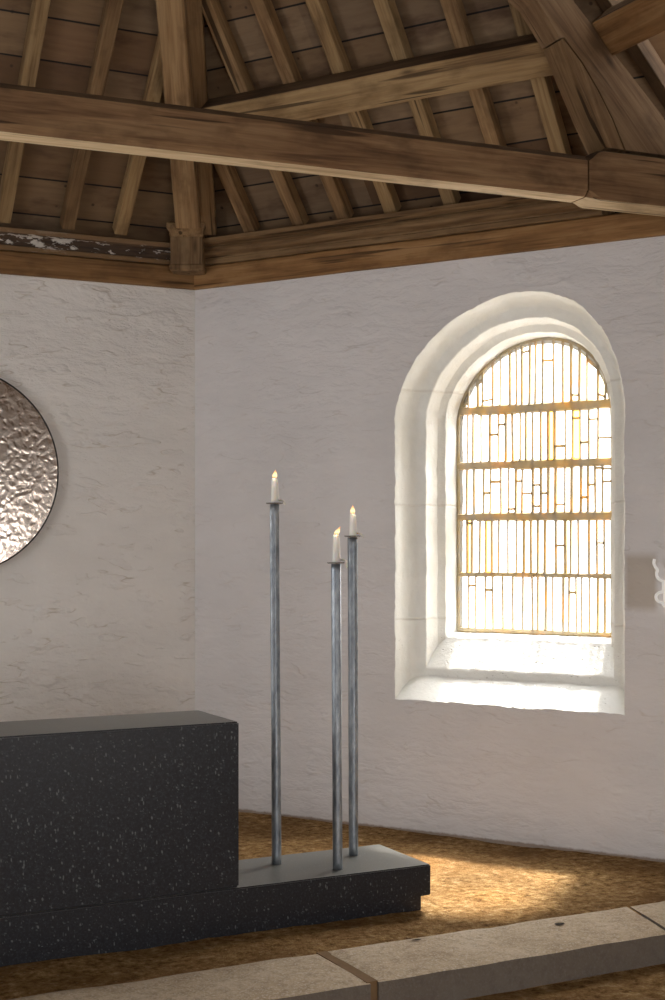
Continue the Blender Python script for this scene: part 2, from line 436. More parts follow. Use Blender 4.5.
ZB = LOW_Z - .1
plain_wall('wall_end', CORNER_W, CORNER, ZB, WALL_TOP, PLASTER)
plain_wall('wall_left', JOINT_W, CORNER_W, ZB, WALL_TOP, PLASTER)
plain_wall('wall_nave_left', (JOINT_W.x, BACK_Y, 0), JOINT_W, ZB, WALL_TOP, PLASTER)
plain_wall('wall_nave_right', JOINT, (JOINT.x, BACK_Y, 0), ZB, WALL_TOP, PLASTER)
plain_wall('wall_back', (JOINT.x, BACK_Y, 0), (JOINT_W.x, BACK_Y, 0), ZB, WALL_TOP, PLASTER)
bm = bmesh.new()
hh = 3.63 + T1 * (JOINT.x - AX)
bm.faces.new([bm.verts.new(p) for p in ((JOINT.x + .3, BACK_Y, WALL_TOP - .02), (JOINT_W.x - .3, BACK_Y, WALL_TOP - .02), (AX, BACK_Y, hh + .2))])
tag(link('wall_gable', bm, PLASTER), kind='structure')

# window wall with its arched opening (local x = along wall, z up; inward is local -y)
UC, HW, SPR = 2.1705, .7035, 2.409
STN = [(0, 0, .775), (.005, .010, .784), (.009, .045, .812), (.018, .085, .848), (.036, .120, .878), (.062, .147, .897), (.092, .160, .908),
       (.114, .165, .945), (.120, .170, .956), (.123, .180, .966), (.128, .235, 1.03), (.142, .276, 1.08), (.166, .298, 1.108),
       (.180, .306, 1.118), (.184, .314, 1.130), (.190, .380, 1.150), (.202, .433, 1.160), (.236, .438, 1.165)]
bars = [(1.174, .030), (1.511, .030), (1.858, .052), (2.169, .056), (2.503, .060)]
SKEW = .075
def arch_pt(r, t):       # the old arch leans a little to one side
    k = (r / HW) ** 1.5
    return (UC + r * cos(t) + SKEW * k * sin(t) ** 2, SPR + r * sin(t) + .035 * k * cos(t) * sin(t))
NA, NJ, NS = 90, 60, 50
def ring(i, w, zb):
    r = HW - i; pts = []
    for k in range(NS): pts.append((UC - r + 2 * r * k / NS, w, zb))
    for k in range(NJ): pts.append((UC + r, w, zb + (SPR - zb) * k / NJ))
    for k in range(NA):
        au, az = arch_pt(r, pi * k / NA); pts.append((au, w, az))
    for k in range(NJ): pts.append((UC - r, w, SPR - (SPR - zb) * k / NJ))
    return [V(p) for p in pts]
MW_R = wall_frame(CORNER, DR)      # local y points outwards through the wall
def wob_ring(r, amp):
    c = V((UC, 0, 1.9)); out = []
    for p in r:
        q = p.copy(); d = (p - c); d.y = 0; d.normalize()
        n = noise.noise(V((p.x * 6, 3.1, p.z * 6))) + .7 * noise.noise(V((p.x * 19, 7, p.z * 19))) + .5 * noise.noise(V((p.x * 45, 11 + p.y * 20, p.z * 45)))
        out.append(q + d * amp * n)
    return out
r0 = wob_ring(ring(*STN[0]), .009)
bm = bmesh.new()
inner = [bm.verts.new(p) for p in r0]
rect = [(0, 0, ZB), (.7, 0, ZB), (1.4, 0, ZB), (2.2, 0, ZB), (RLEN, 0, ZB), (RLEN, 0, .8), (RLEN, 0, 2.2), (RLEN, 0, WALL_TOP), (2.2, 0, WALL_TOP), (1.4, 0, WALL_TOP), (.7, 0, WALL_TOP), (0, 0, WALL_TOP), (0, 0, 2.2), (0, 0, .8)]
outer = [bm.verts.new(p) for p in rect]
es = []
for lp in (inner, outer):
    for k in range(len(lp)): es.append(bm.edges.new((lp[k], lp[(k + 1) % len(lp)])))
bmesh.ops.triangle_fill(bm, use_beauty=True, use_dissolve=False, edges=es)
# outer skin so that daylight only enters through the opening
tag(link('wall_right', bm, PLASTER_R, mw=MW_R), kind='structure')

win = empty('window_1'); tag(win, kind='structure'); win.matrix_world = MW_R
bm = bmesh.new()
rings = [r0] + [wob_ring(ring(*s), .007 if j < 14 else .004) for j, s in enumerate(STN[1:])]
loft(bm, rings, closed=True, cap=False)
sur = link('stone_surround', bm, SURROUND, smooth=True); sur.data.set_sharp_from_angle(angle=radians(24)); sur.parent = win

# leaded glazing: rows of narrow upright panes between thick bars
GI, GW, GZB = .207, .435, 1.163
GR = HW - GI
gb = bmesh.new(); cb = bmesh.new()
tl = gb.verts.layers.float_color.new('tint')
ARC = [arch_pt(GR, pi * k / 60) for k in range(61)]
def arch_top(u):
    best = SPR
    for (a, za), (b, zb_) in zip(ARC, ARC[1:]):
        if min(a, b) <= u <= max(a, b) and abs(a - b) > 1e-6: best = max(best, za + (zb_ - za) * (u - a) / (b - a))
    return best
def arch_span(z):
    us = [a + (b - a) * (z - za) / (zb_ - za) for (a, za), (b, zb_) in zip(ARC, ARC[1:]) if (za - z) * (zb_ - z) <= 0 and abs(za - zb_) > 1e-6]
    return (min(us), max(us)) if z > SPR and len(us) > 1 else (UC - GR, UC + GR)
def bar2(u0, z0, u1, z1, wd, dp=.014):
    p, q = V((u0, GW - .004, z0)), V((u1, GW - .004, z1)); d = (q - p).normalized(); s = V((d.z, 0, -d.x)) * wd / 2; t = V((0, dp / 2, 0))
    loft(cb, [[e - s * .7 - t, e + s * .7 - t, e + s, e + s + t, e - s + t, e - s] for e in (p, q)])
def pane(pts, tint):
    vs = [gb.verts.new((u, GW + .002, z)) for u, z in pts]
    for v in vs: v[tl] = (*tint, 1)
    gb.faces.new(vs)
random.seed(5)
def tint():
    r = random.random()
    if r < .84: return (.98, .97, .95)
    if r < .95: return (.96, .91, .76)
    return (.96, .62, .14)
for ri in range(5):
    zlo = bars[ri][0]; zhi = bars[ri + 1][0] if ri < 4 else None
    u = UC - GR + .012; edges_u = [u]
    while u < UC + GR - .05:
        u += random.choice([.036, .042, .046, .052, .058, .066]); edges_u.append(min(u, UC + GR - .012))
    edges_u[-1] = UC + GR - .012
    for a, b in zip(edges_u, edges_u[1:]):
        zt_a = zhi if zhi else arch_top(a); zt_b = zhi if zhi else arch_top(b)
        if zhi is None and max(zt_a, zt_b) < zlo + .03: continue
        tn = tint() if b - a < .047 else (.98, .97, .95)
        sk = random.uniform(-.004, .004)
        cuts = [0]
        p = random.random()
        nc = (2 if p < .12 else 1 if p < .4 else 0) if ri in (4, 2) else (1 if p < .2 else 0)
        for _ in range(nc): cuts.append(random.uniform(.12, .9))
        cuts = sorted(cuts) + [1]
        for f0, f1 in zip(cuts, cuts[1:]):
            if ri == 4 and nc and b - a < .055: tn = tint()
            pane([(a, zlo + (zt_a - zlo) * f0), (b, zlo + (zt_b - zlo) * f0), (b, zlo + (zt_b - zlo) * f1), (a, zlo + (zt_a - zlo) * f1)], tn)
            if f1 < 1: bar2(a, zlo + (zt_a - zlo) * f1, b, zlo + (zt_b - zlo) * f1, random.uniform(.012, .02))
        wd = random.choice([.011, .013, .015, .018, .021])
        if b < UC + GR - .02: bar2(b + sk, zlo, b, zt_b - .004, wd)
for z, wd in bars:
    ua, ub = arch_span(z)
    n = 8
    pu = ua
    for k in range(n):
        u1 = ua + (ub - ua) * (k + 1) / n
        bar2(pu - .002, z + .004 * noise.noise(V((pu * 4, z, 0))), u1 + .002, z + .004 * noise.noise(V((u1 * 4, z, 0))), wd * random.uniform(.85, 1.15), .022)
        pu = u1
arc = [arch_pt(GR, pi * k / 32) for k in range(33)]
path = [(UC + GR, GZB)] + arc + [(UC - GR, GZB)]
for p, q in zip(path, path[1:]): bar2(p[0], p[1], q[0], q[1], .020, .02)
g = link('glass_panes', gb, PANE); g.parent = win
cm = link('leading', cb, CAME); cm.parent = win

# floors
def ground(name, x0, x1, y0, y1, z, mat, step, amp):
    bm = bmesh.new(); nx = int((x1 - x0) / step); ny = int((y1 - y0) / step)
    gr = []
    for i in range(nx + 1):
        c = []
        for j in range(ny + 1):
            x = x0 + (x1 - x0) * i / nx; y = y0 + (y1 - y0) * j / ny
            h = noise.noise(V((x * 2.1, y * 2.1, 0))) + .5 * noise.noise(V((x * 7, y * 7, 4))) + .3 * noise.noise(V((x * 19, y * 19, 8)))
            c.append(bm.verts.new((x, y, z + amp * h)))
        gr.append(c)
    for i in range(nx):
        for j in range(ny): bm.faces.new((gr[i][j], gr[i + 1][j], gr[i + 1][j + 1], gr[i][j + 1]))
    return tag(link(name, bm, mat, smooth=True), kind='structure')
ground('floor', -1.6, 5.4, 5.02, 8.75, 0, SOIL, .045, .010)
ground('floor_nave', -1.6, 5.4, BACK_Y - .1, 4.8, LOW_Z, SOIL, .08, .008)

# roof boarding, one slope per wall, meeting at the ridge and the hips
OFFB = .096
def slope_poly(p, n, t, pts):      # lift plan points on to the boarding plane
    out = []
    for q in pts:
        d = (V((q[0], q[1], 0)) - V((p[0], p[1], 0))).dot(n)
        out.append(V((q[0], q[1], 3.63 + t * (d - .05) + OFFB * sqrt(1 + t * t))))
    return out
def hip_pt(rise): return CORNER + CB * .05 + HB * rise
RISE = 3.35
AP = hip_pt(RISE); AP2 = V((AX, AP.y, 0))
HC = CORNER + (CORNER - AP) * .16                    # run out over the wall head
HCw = mirror(HC); HCw.y = HC.y + .027 * 2 * (HC.x - AX)
APw = V((2 * AX - AP.x, AP.y, 0))
bm = bmesh.new(); uvl = bm.loops.layers.uv.new('UVMap')
def add_slope(origin, d, n, t, plan):
    pts = slope_poly(origin, n, t, plan)
    f = bm.faces.new([bm.verts.new(p) for p in pts]); k = sqrt(1 + t * t)
    for lp in f.loops:
        q = lp.vert.co - V((origin[0], origin[1], 0)); q.z = 0
        lp[uvl].uv = (q.dot(d) + 7.3, q.dot(n) * k + 5)
JO = JOINT + V((.35, -.12, 0)); JOw = V((2 * AX - JO.x, JO.y, 0))
NRX = V((-1, 0, 0)); NRW = V((1, 0, 0))
NLW = V((.8476, -.5306, 0)); DLW = V((.5306, .8476, 0))
# end slope
add_slope(CORNER, DL, NL, T2, [HCw, HC, AP, APw] if AP.x > AX else [HCw, HC, AP2])
add_slope(CORNER, DR, NR, T1, [HC, JO, V((AX, 4.5, 0)), AP])
add_slope(CORNER_W, DLW, NLW, T1, [HCw, JOw, V((AX, 4.5, 0)), APw])
add_slope(JOINT, V((0, -1, 0)), NRX, T1, [JO, V((JO.x, BACK_Y - .2, 0)), V((AX, BACK_Y - .2, 0)), V((AX, 4.5, 0))])
add_slope(JOINT_W, V((0, -1, 0)), NRW, T1, [JOw, V((JOw.x, BACK_Y - .2, 0)), V((AX, BACK_Y - .2, 0)), V((AX, 4.5, 0))])
tag(link('ceiling', bm, BOARDS), kind='structure')

# ------------------------------------------------------------------ wall plates and moulded cornices
def along(prof, a_pts_dir, start, n, name, mat, mitre_end, L):
    """profile (d inward, z) swept along a wall and mitred at the corner post"""
    bm = bmesh.new()
    e0 = [CORNER + CB * d + V((0, 0, z)) for d, z in prof] if mitre_end else None
    seg = 14; rings = []
    for i in range(seg + 1):
        s = L * i / seg; r = []
        for (d, z), c in zip(prof, e0):
            base = c if i == 0 else CORNER + a_pts_dir * s + n * d + V((0, 0, z))
            r.append(base + V((0, 0, .003 * noise.noise(V((s * 2, z * 3, n.x * 5))))) if 0 < i < seg else base)
        rings.append(r)
    loft(bm, rings)
    mw = frame(CORNER, a_pts_dir, (0, 0, 1)); bmesh.ops.transform(bm, matrix=mw.inverted(), verts=bm.verts)
    return link(name, bm, mat, mw=mw)
plate = [(-.30, WALL_TOP - .002), (.028, WALL_TOP - .002), (.034, WALL_TOP + .006), (.034, 3.466), (.026, 3.474), (-.30, 3.474)]
corn = [(-.30, 3.478), (.036, 3.478), (.044, 3.484), (.044, 3.508), (.036, 3.514), (.038, 3.524), (.062, 3.530), (.078, 3.542), (.084, 3.558), (.078, 3.574), (.062, 3.584), (.060, 3.592), (.088, 3.598), (.108, 3.608), (.112, 3.616), (.112, 3.630), (.10, 3.633), (-.30, 3.633)]
corn2 = [(-.30, 3.478), (.036, 3.478), (.046, 3.490), (.046, 3.505), (.036, 3.512), (.038, 3.562), (.050, 3.568), (.074, 3.574), (.080, 3.580), (.080, 3.603), (.072, 3.607), (-.30, 3.607)]
LW_ = 2.9
tag(along(plate, -DL, CORNER, NL, 'wall_plate', OAK_ORANGE, True, LW_), 'orange-brown oak wall plate lying on the white wall behind the altar', 'beam')
tag(along(plate, DR, CORNER, NR, 'wall_plate', OAK_ORANGE, True, RLEN + .05), 'orange-brown oak wall plate lying on the white wall above the arched window', 'beam')
tag(along(corn2, -DL, CORNER, NL, 'cornice_beam', FLAKY, True, LW_), 'dark cornice beam flecked with flaking white paint, above the disc wall', 'beam')
tag(along(corn, DR, CORNER, NR, 'cornice_beam', OAK, True, 2.76), 'moulded brown oak cornice beam above the arched window wall', 'beam')

# plain timber heads closing the other walls under the eaves
for k, (p, q) in enumerate(((JOINT, V((JOINT.x, BACK_Y, 0))), (V((JOINT_W.x, BACK_Y, 0)), JOINT_W), (JOINT_W, CORNER_W))):
    d = (q - p).normalized(); out = V((-d.y, d.x, 0))
    bm = bmesh.new(); box(bm, -.02, (q - p).length, -.03, .32, WALL_TOP - .002, 3.66 if k < 2 else 3.63)
    tag(link('trim_%d' % (k + 2), bm, OAK_ORANGE, mw=frame(p, d, (0, 0, 1))), kind='structure')

# corner bracket block under the hip
kx = CB.normalized(); side = V((-kx.y, kx.x, 0))
br = empty('corner_bracket', CORNER + CB * .06); br.matrix_world = frame(CORNER + CB * .05 - side * .022 + V((0, 0, 3.430)), kx, (0, 0, 1))
tag(br, 'squat moulded oak bracket block in the corner below the hip beam', 'bracket')
bm = bmesh.new()
def sq(hw, dp, z): return [(0, -hw, z), (dp, -hw, z), (dp, hw, z), (0, hw, z)]
loft(bm, [sq(.100, .165, -.012), sq(.108, .175, 0), sq(.108, .175, .02), sq(.101, .166, .03), sq(.101, .166, .20)])
link('block', bm, OAK_UP).parent = br
bm = bmesh.new()
loft(bm, [sq(.102, .167, .201), sq(.108, .174, .212), sq(.106, .172, .226), sq(.113, .185, .243), sq(.121, .198, .25), sq(.121, .198, .282), sq(.114, .19, .29)])
link('cap_moulding', bm, OAK).parent = br

# ------------------------------------------------------------------ hip timbers
HD = (HB + V((0, 0, 1))).normalized()
hup = (V((0, 0, 1)) - HD * HD.z).normalized()
h0 = hip_pt(.03) + V((0, 0, 3.66)); h1 = hip_pt(RISE - .1) + V((0, 0, 3.63 + RISE - .1))
tag(timber('hip_rafter', h0 + HD * .06 - hup * .03 + side * .072, h1 - hup * .03 + side * .072 - HD * .3, .165, .08, hup, OAK), 'dim upper hip rafter lying close behind the broad hip beam', 'rafter')
hs = hip_pt(.10) + V((0, 0, 3.63 + .10)); 
hb0 = h0 + HD * .255 - hup * .178 ; hb1 = h1 - hup * .178
tag(timber('hip_beam', hb0, hb1, .15, .20, hup, OAK, .01), 'broad oak hip beam rising from the corner bracket, crossed by the tie beam', 'beam')

# ------------------------------------------------------------------ common rafters
def slope_point(n, d, u, t, dd, off):
    p = CORNER + d * u + n * dd
    return V((p.x, p.y, 3.63 + t * (dd - .05))) + V((0, 0, off * sqrt(1 + t * t)))
def slope_up(n, t): return V((-n.x * t, -n.y * t, 1)).normalized()
LBL_R = ['short rafter right of the hip beam, nearest to the corner bracket', 'second rafter from the corner bracket on the roof slope above the window wall',
         'third rafter from the corner bracket on the roof slope above the window wall', 'fourth rafter from the corner bracket on the roof slope above the window wall',
         'fifth rafter from the corner bracket on the roof slope above the window wall', 'sixth rafter from the corner bracket, second from the thick principal rafter above the window',
         'seventh rafter from the corner bracket, passing close behind the purlin end above the window']
mid = .045
ang = math.tan(radians(28.1))
for u, lb in zip([.463, .825, 1.143, 1.468, 1.855, 2.222, 2.575], LBL_R):
    dmax = min(2.6, (u - .24) / .53)
    if u > 1.9: dmax = 1.25 if u < 2.4 else .86
    tag(timber('rafter', slope_point(NR, DR, u, T1, .02, mid), slope_point(NR, DR, u, T1, dmax, mid), .082, .082, slope_up(NR, T1), random.choice([OAK, OAK_PALE, OAK]), .004),
        lb, 'rafter', 'rafters of the slope over the window wall')
LBL_L = ['short dim rafter left of the hip beam, nearest to the corner bracket', 'second rafter left of the corner bracket above the flaking cornice beam',
         'third rafter left of the corner bracket, leftmost in view above the flaking cornice']
for s, lb in zip([.508, .845, 1.24], LBL_L):
    dmax = min(2.6, (s - .04) / .50)
    tag(timber('rafter', slope_point(NL, -DL, s, T2, .02, mid), slope_point(NL, -DL, s, T2, dmax, mid), .082, .082, slope_up(NL, T2), random.choice([OAK_PALE, OAK]), .004),
        lb, 'rafter', 'rafters of the slope over the altar wall')
# nave rafter seen past the principal
def nave_pt(dx, y, off): return V((JOINT.x - dx, y, 3.63 + T1 * (dx - .05) + off * sqrt(1 + T1 * T1)))
tag(timber('rafter', nave_pt(.1, 5.50, mid), nave_pt(.8, 5.50, mid), .082, .082, V((T1, 0, 1)), OAK_DARK, .004), 'dark rafter at the top right, just right of the thick principal rafter', 'rafter')
tag(timber('rafter', nave_pt(.1, 5.07, mid), nave_pt(1.2, 5.07, mid), .082, .082, V((T1, 0, 1)), OAK_DARK, .004), 'dark rafter in the extreme top right corner above the short purlin', 'rafter')

# purlins (squared to the slope, set under the rafters)
PO = -.065 - .004
tag(timber('purlin', slope_point(NR, DR, .60, T1, .652, PO), slope_point(NR, DR, 2.77, T1, .652, PO), .185, .128, slope_up(NR, T1), OAK_PALE, .005, seg=10, wob=.006),
    'pale oak purlin running under the rafters from the hip beam to the principal rafter', 'purlin')
tag(timber('purlin', nave_pt(.692, 5.485, PO), nave_pt(.692, 3.2, PO), .19, .135, V((T1, 0, 1)), OAK_ORANGE, .006), 'short orange-brown purlin at the top right, butting against the principal rafter', 'purlin')

# ------------------------------------------------------------------ tie beam truss
BD = V((.99694, -.0782, 0)); BN = V((-.0782, -.99694, 0))       # along the beam, towards the nave
TK = .955                                                       # proportion of the truss against the survey sketch
B0 = (V((1.482, 6.132, 0)) + BN * .16) * TK                     # on the front face
def tz(z): return 1.7 + (z - 1.7) * TK
tb = empty('tie_beam'); tb.matrix_world = frame(B0 + V((0, 0, tz(3.58))), BD, (0, 0, 1)) @ Matrix.Scale(TK, 4)     # local y = towards the altar wall
tag(tb, 'long brown chamfered oak tie beam crossing the whole picture below the roof', 'beam')
bm = bmesh.new(); rr = []
x0, x1 = -3.0, 2.94
for i in range(13):
    x = x0 + (x1 - x0) * i / 12
    w = .004 * noise.noise(V((x * .9, 2, 2)))
    rr.append([(x, y + w, z + .5 * w) for y, z in octa(.19, .21, .030, .095, .005)])
loft(bm, rr); o = link('beam_length', bm, OAK_BROWN); o.parent = tb; paint_shading(o, OAK_UNDERLIT)
bm = bmesh.new()
secs = []
for x, cz0, cz1, c, w0 in ((2.949, -.100, .110, .030, 0), (2.97, -.104, .122, .026, .002), (3.00, -.110, .136, .012, .004), (3.03, -.114, .140, .005, .005), (3.70, -.112, .138, .004, .005)):
    h = cz1 - cz0
    secs.append([(x, y, z) for y, z in octa(.19 + 2 * w0, h, c, .095, (cz0 + cz1) / 2)])
loft(bm, secs); o = link('beam_end', bm, OAK_BROWN); o.parent = tb; paint_shading(o, OAK_UNDERLIT)

# principal rafter with a curved brace scribed against its underside (upright plane of the truss)
def ts(s, z, off=.02): 
    p = B0 - BN * off * TK + BD * s * TK; return (p.x, p.y, tz(z))
pr_poly = [(3.185, 3.745), (3.60, 3.745), (3.40, 3.963), (2.955, 4.388), (2.60, 4.727), (1.4, 5.69), (1.1, 5.69), (2.20, 4.76), (2.652, 4.446), (2.787, 4.272), (2.812, 4.28), (2.925, 4.165), (3.015, 4.044), (3.106, 3.90)]
bm = prism_between('p', [ts(a, b) for a, b in pr_poly], -BN * .165, None)
mwp = frame(ts(3.4, 3.75), V(ts(2.6, 4.6)) - V(ts(3.4, 3.75)), (0, 0, 1))
bmesh.ops.transform(bm, matrix=mwp.inverted(), verts=bm.verts)
tag(link('principal_rafter', bm, OAK_DEEP, mw=mwp), 'thick brown principal rafter rising up to the left from the tie beam end', 'rafter')
br_poly = [(3.062, 3.735), (3.178, 3.735), (3.099, 3.897), (3.008, 4.04), (2.918, 4.160), (2.808, 4.272), (2.787, 4.266)]
br_poly = [(3.066, 3.745), (3.172, 3.745), (3.098, 3.897), (3.007, 4.038), (2.917, 4.158), (2.806, 4.270), (2.790, 4.262), (2.875, 4.09), (2.975, 3.90)]
bm = prism_between('b', [ts(a, b, .018) for a, b in br_poly], -BN * .16, None)
mwb = frame(ts(3.06, 3.75), V(ts(2.8, 4.26)) - V(ts(3.06, 3.75)), (0, 0, 1))
bmesh.ops.transform(bm, matrix=mwb.inverted(), verts=bm.verts)
tag(link('brace', bm, OAK, mw=mwb), 'wedge-shaped oak brace tucked under the thick principal rafter above the tie beam', 'brace')

# ------------------------------------------------------------------ altar
alt = empty('altar', (1.86, 5.78, 0)); tag(alt, 'black speckled granite altar with a long low plinth on the earth floor', 'altar')
def gbox(name, x0, x1, y0, y1, z0, z1, c):
    bm = bmesh.new(); box(bm, x0 - 1.86, x1 - 1.86, y0 - 5.78, y1 - 5.78, z0, z1)
    bmesh.ops.bevel(bm, geom=bm.edges[:], offset=c, segments=2, affect='EDGES')
    o = link(name, bm, GRANITE); o.parent = alt; return o
gbox('base_recess', .43, 3.300, 5.556, 5.985, -.03, .068, .004)
gbox('plinth_slab', .39, 3.335, 5.528, 6.018, .068, .21, .005)
gbox('altar_block', .62, 2.373, 5.534, 6.006, .2115, .927, .007)

# ------------------------------------------------------------------ candle stands and candles
def stand(x, y, ztop, rot, label, tilt):
    lean = 0
    e = empty('candle_stand', (x, y, .2115), rot); tag(e, label, 'candle stand', 'forged steel candle stands on the plinth')
    bm = bmesh.new(); H = ztop - .21; rr = []; n = 8; sd = random.random() * 30
    for i in range(45):
        z = H * i / 44
        k = min(1, i / 30); r = .0225
        ring_ = []
        for j in range(24):
            a = 2 * pi * j / 24
            aa = (a % (pi / 3)) - pi / 6
            rad = r * ((1 - k) + k * (cos(pi / 6) / cos(aa)) * 1.06)
            rad += .0009 * noise.noise(V((cos(a) * 2, sin(a) * 2 + sd, z * 11)))
            ring_.append((rad * cos(a) + .002 * noise.noise(V((sd, z * 1.2, 0))), rad * sin(a), z))
        rr.append([(p_ - lean * k2, q_, z_) for k2 in (z / H,) for p_, q_, z_ in ring_])
    loft(bm, rr); sh = link('shaft', bm, STEEL, smooth=True); sh.parent = e
    bm = bmesh.new()
    lathe(bm, [(.008, H + .001), (.036, H + .002), (.040, H + .005), (.040, H + .008), (.034, H + .008), (.012, H + .006)], 24)
    p = link('drip_plate', bm, PLATE); p.parent = e
    return e
def candle(x, y, z, h, lean, label, flame_h, drip):
    e = empty('candle', (x, y, z)); tag(e, label, 'candle', 'lit ivory candles')
    bm = bmesh.new(); n = 20; rr = []; sd = random.random() * 40
    for i in range(15):
        t = i / 14; r = .0165 - .0035 * t
        if i == 14: r *= .86
        rr.append([((r + .0012 * noise.noise(V((cos(2 * pi * j / n) * 1.6 + sd, sin(2 * pi * j / n) * 1.6, t * 3)))) * cos(2 * pi * j / n),
                    (r + .0012 * noise.noise(V((cos(2 * pi * j / n) * 1.6 + sd, sin(2 * pi * j / n) * 1.6, t * 3)))) * sin(2 * pi * j / n), h * t) for j in range(n)])
    rr.append([(.004 * cos(2 * pi * j / n), .004 * sin(2 * pi * j / n), h * .975) for j in range(n)])
    loft(bm, rr); o = link('wax_column', bm, WAX, smooth=True); o.parent = e
    bm = bmesh.new()                                  # runs of wax down the side and over the plate edge
    vx = V((cos(radians(27)), -sin(radians(27)), 0))
    pts = [(vx * .0125, h * .92, .003), (vx * .0145, h * .55, .005), (vx * .017, h * .16, .006), (vx * .024, .007, .0065), (vx * .036, .0065, .0075)]
    pts += [(vx * .0445, .003, .0078), (vx * .0475, -drip, .0078), (vx * .047, -drip - .009, .002)]
    loft(bm, [[(p.x + r * cos(2 * pi * j / 8) , p.y + r * sin(2 * pi * j / 8), zz + (r * .9 * (1 if cos(2 * pi * j / 8) < 0 else 0))) for j in range(8)] for p, zz, r in pts])
    o = link('wax_drip', bm, WAX, smooth=True); o.parent = e
    bm = bmesh.new(); lathe(bm, [(.0012, h * .97), (.0011, h + .008), (.0004, h + .011)], 8); o = link('wick', bm, WICK); o.parent = e
    bm = bmesh.new(); rr = []
    for i in range(13):
        t = i / 12; r = .0112 * (sin(pi * min(1, t * .96 + .04) ** .62)) ** 1.15 + .0002
        cxy = vx * (lean * flame_h * t ** 1.3)
        rr.append([(cxy.x + r * cos(2 * pi * j / 14), cxy.y + r * sin(2 * pi * j / 14), h - .003 + (flame_h * 1.2 + .008) * t) for j in range(14)])
    loft(bm, rr); o = link('flame', bm, FLAME, smooth=True); o.parent = e
    return e
SP = [(2.703, 5.866, 1.878, .20, 'tallest grey steel candle stand, nearest to the altar block', (.114, .15, 'lit candle on the tallest stand, beside the altar block', .028, .004)),
      (2.908, 5.643, 1.603, .9, 'shortest grey steel candle stand, in front of the middle-height stand', (.126, .75, 'lit candle with a leaning flame on the shortest stand', .027, .020)),
      (3.106, 5.862, 1.726, .45, 'middle-height grey steel candle stand, farthest from the altar block', (.1045, .02, 'lit candle with an upright flame on the middle-height stand', .030, .002))]
for x, y, zt, rot, lb, (h, lean, clb, fh, drip) in SP:
    st = stand(x, y, zt, rot, lb, 0)
    dx = {0: -.010, 1: -.009, 2: -.005}[SP.index((x, y, zt, rot, lb, (h, lean, clb, fh, drip)))]
    st.rotation_euler = (Matrix.Rotation(dx / (zt - .21), 3, 'Y') @ Matrix.Rotation(rot, 3, 'Z')).to_euler()
    cx_ = x + dx
    candle(cx_, y, zt + .0095, h, lean, clb, fh, drip)
    fl = bpy.data.lights.new('candle_light', 'POINT'); fl.energy = .09; fl.color = (1, .75, .5); fl.shadow_soft_size = .012
    fo = bpy.data.objects.new('candle_light', fl); col.objects.link(fo); fo.location = (cx_ - .01, y - .03, zt + h + .035)

# ------------------------------------------------------------------ hammered disc on the end wall
dc = empty('wall_disc'); R_ = .619
dpos = CORNER - DL * ((CORNER - V((1.768, 8.439, 0))).dot(DL)) + NL * .030 + V((0, 0, 2.133))
dc.matrix_world = frame(dpos, DL, (0, 0, 1))
tag(dc, 'large round hammered silver disc hung on the white wall above the altar', 'wall ornament')
bm = bmesh.new()
n = 96; rr = [[(rad * cos(2 * pi * j / n), y, rad * sin(2 * pi * j / n)) for j in range(n)] for rad, y in ((R_ - .008, .004), (R_ - .006, -.014))]
loft(bm, rr); o = link('mirror_face', bm, MIRROR); o.parent = dc
bm = bmesh.new()
prof = [(R_ - .008, -.013), (R_ - .004, -.018), (R_ + .002, -.016), (R_ + .003, .01), (R_ - .02, .028), (R_ - .30, .03)]
loft(bm, [[(r * cos(2 * pi * j / n), y, r * sin(2 * pi * j / n)) for j in range(n)] for r, y in prof], cap=False)
o = link('rim', bm, RIM); o.parent = dc

# ------------------------------------------------------------------ kerb stones at the edge of the raised floor
def kerb(name, quad, label, seed):
    """quad: plan corners front-left, front-right, back-right, back-left"""
    bm = bmesh.new(); fl, fr, brr, bl = [V((*q, 0)) for q in quad]
    nx = max(4, int((fr - fl).length / .05)); ny = 9; grid = []
    for i in range(nx + 1):
        c = []
        for j in range(ny + 1):
            a = fl.lerp(fr, i / nx); b = bl.lerp(brr, i / nx); p = a.lerp(b, j / ny)
            e = min(i, nx - i, j, ny - j)
            z = .012 + .005 * noise.noise(V((p.x * 4, p.y * 4, seed))) - (.010 if e == 0 else 0)
            if j == 0: p.y += .008 * noise.noise(V((p.x * 6, seed, 1)))
            if j == ny: p.y += .012 * noise.noise(V((p.x * 5, seed, 6)))
            c.append(bm.verts.new((p.x, p.y, z)))
        grid.append(c)
    for i in range(nx):
        for j in range(ny): bm.faces.new((grid[i][j], grid[i + 1][j], grid[i + 1][j + 1], grid[i][j + 1]))
    loop = [grid[i][0] for i in range(nx + 1)] + [grid[nx][j] for j in range(1, ny + 1)] + [grid[i][ny] for i in range(nx - 1, -1, -1)] + [grid[0][j] for j in range(ny - 1, 0, -1)]
    low = [bm.verts.new((v.co.x, v.co.y, LOW_Z - .03)) for v in loop]
    for k in range(len(loop)):
        m_ = (k + 1) % len(loop); bm.faces.new((loop[k], low[k], low[m_], loop[m_]))
    bm.faces.new(low)
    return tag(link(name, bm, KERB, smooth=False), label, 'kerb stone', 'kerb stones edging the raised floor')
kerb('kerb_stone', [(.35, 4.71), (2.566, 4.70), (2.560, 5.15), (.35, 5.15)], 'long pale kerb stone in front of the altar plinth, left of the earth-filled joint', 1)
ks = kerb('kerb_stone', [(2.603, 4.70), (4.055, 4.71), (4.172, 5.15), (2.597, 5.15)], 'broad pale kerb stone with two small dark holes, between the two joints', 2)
kerb('kerb_stone', [(4.075, 4.71), (5.03, 4.71), (5.03, 5.15), (4.192, 5.15)], 'pale kerb stone at the right edge, running up to the side wall', 3)
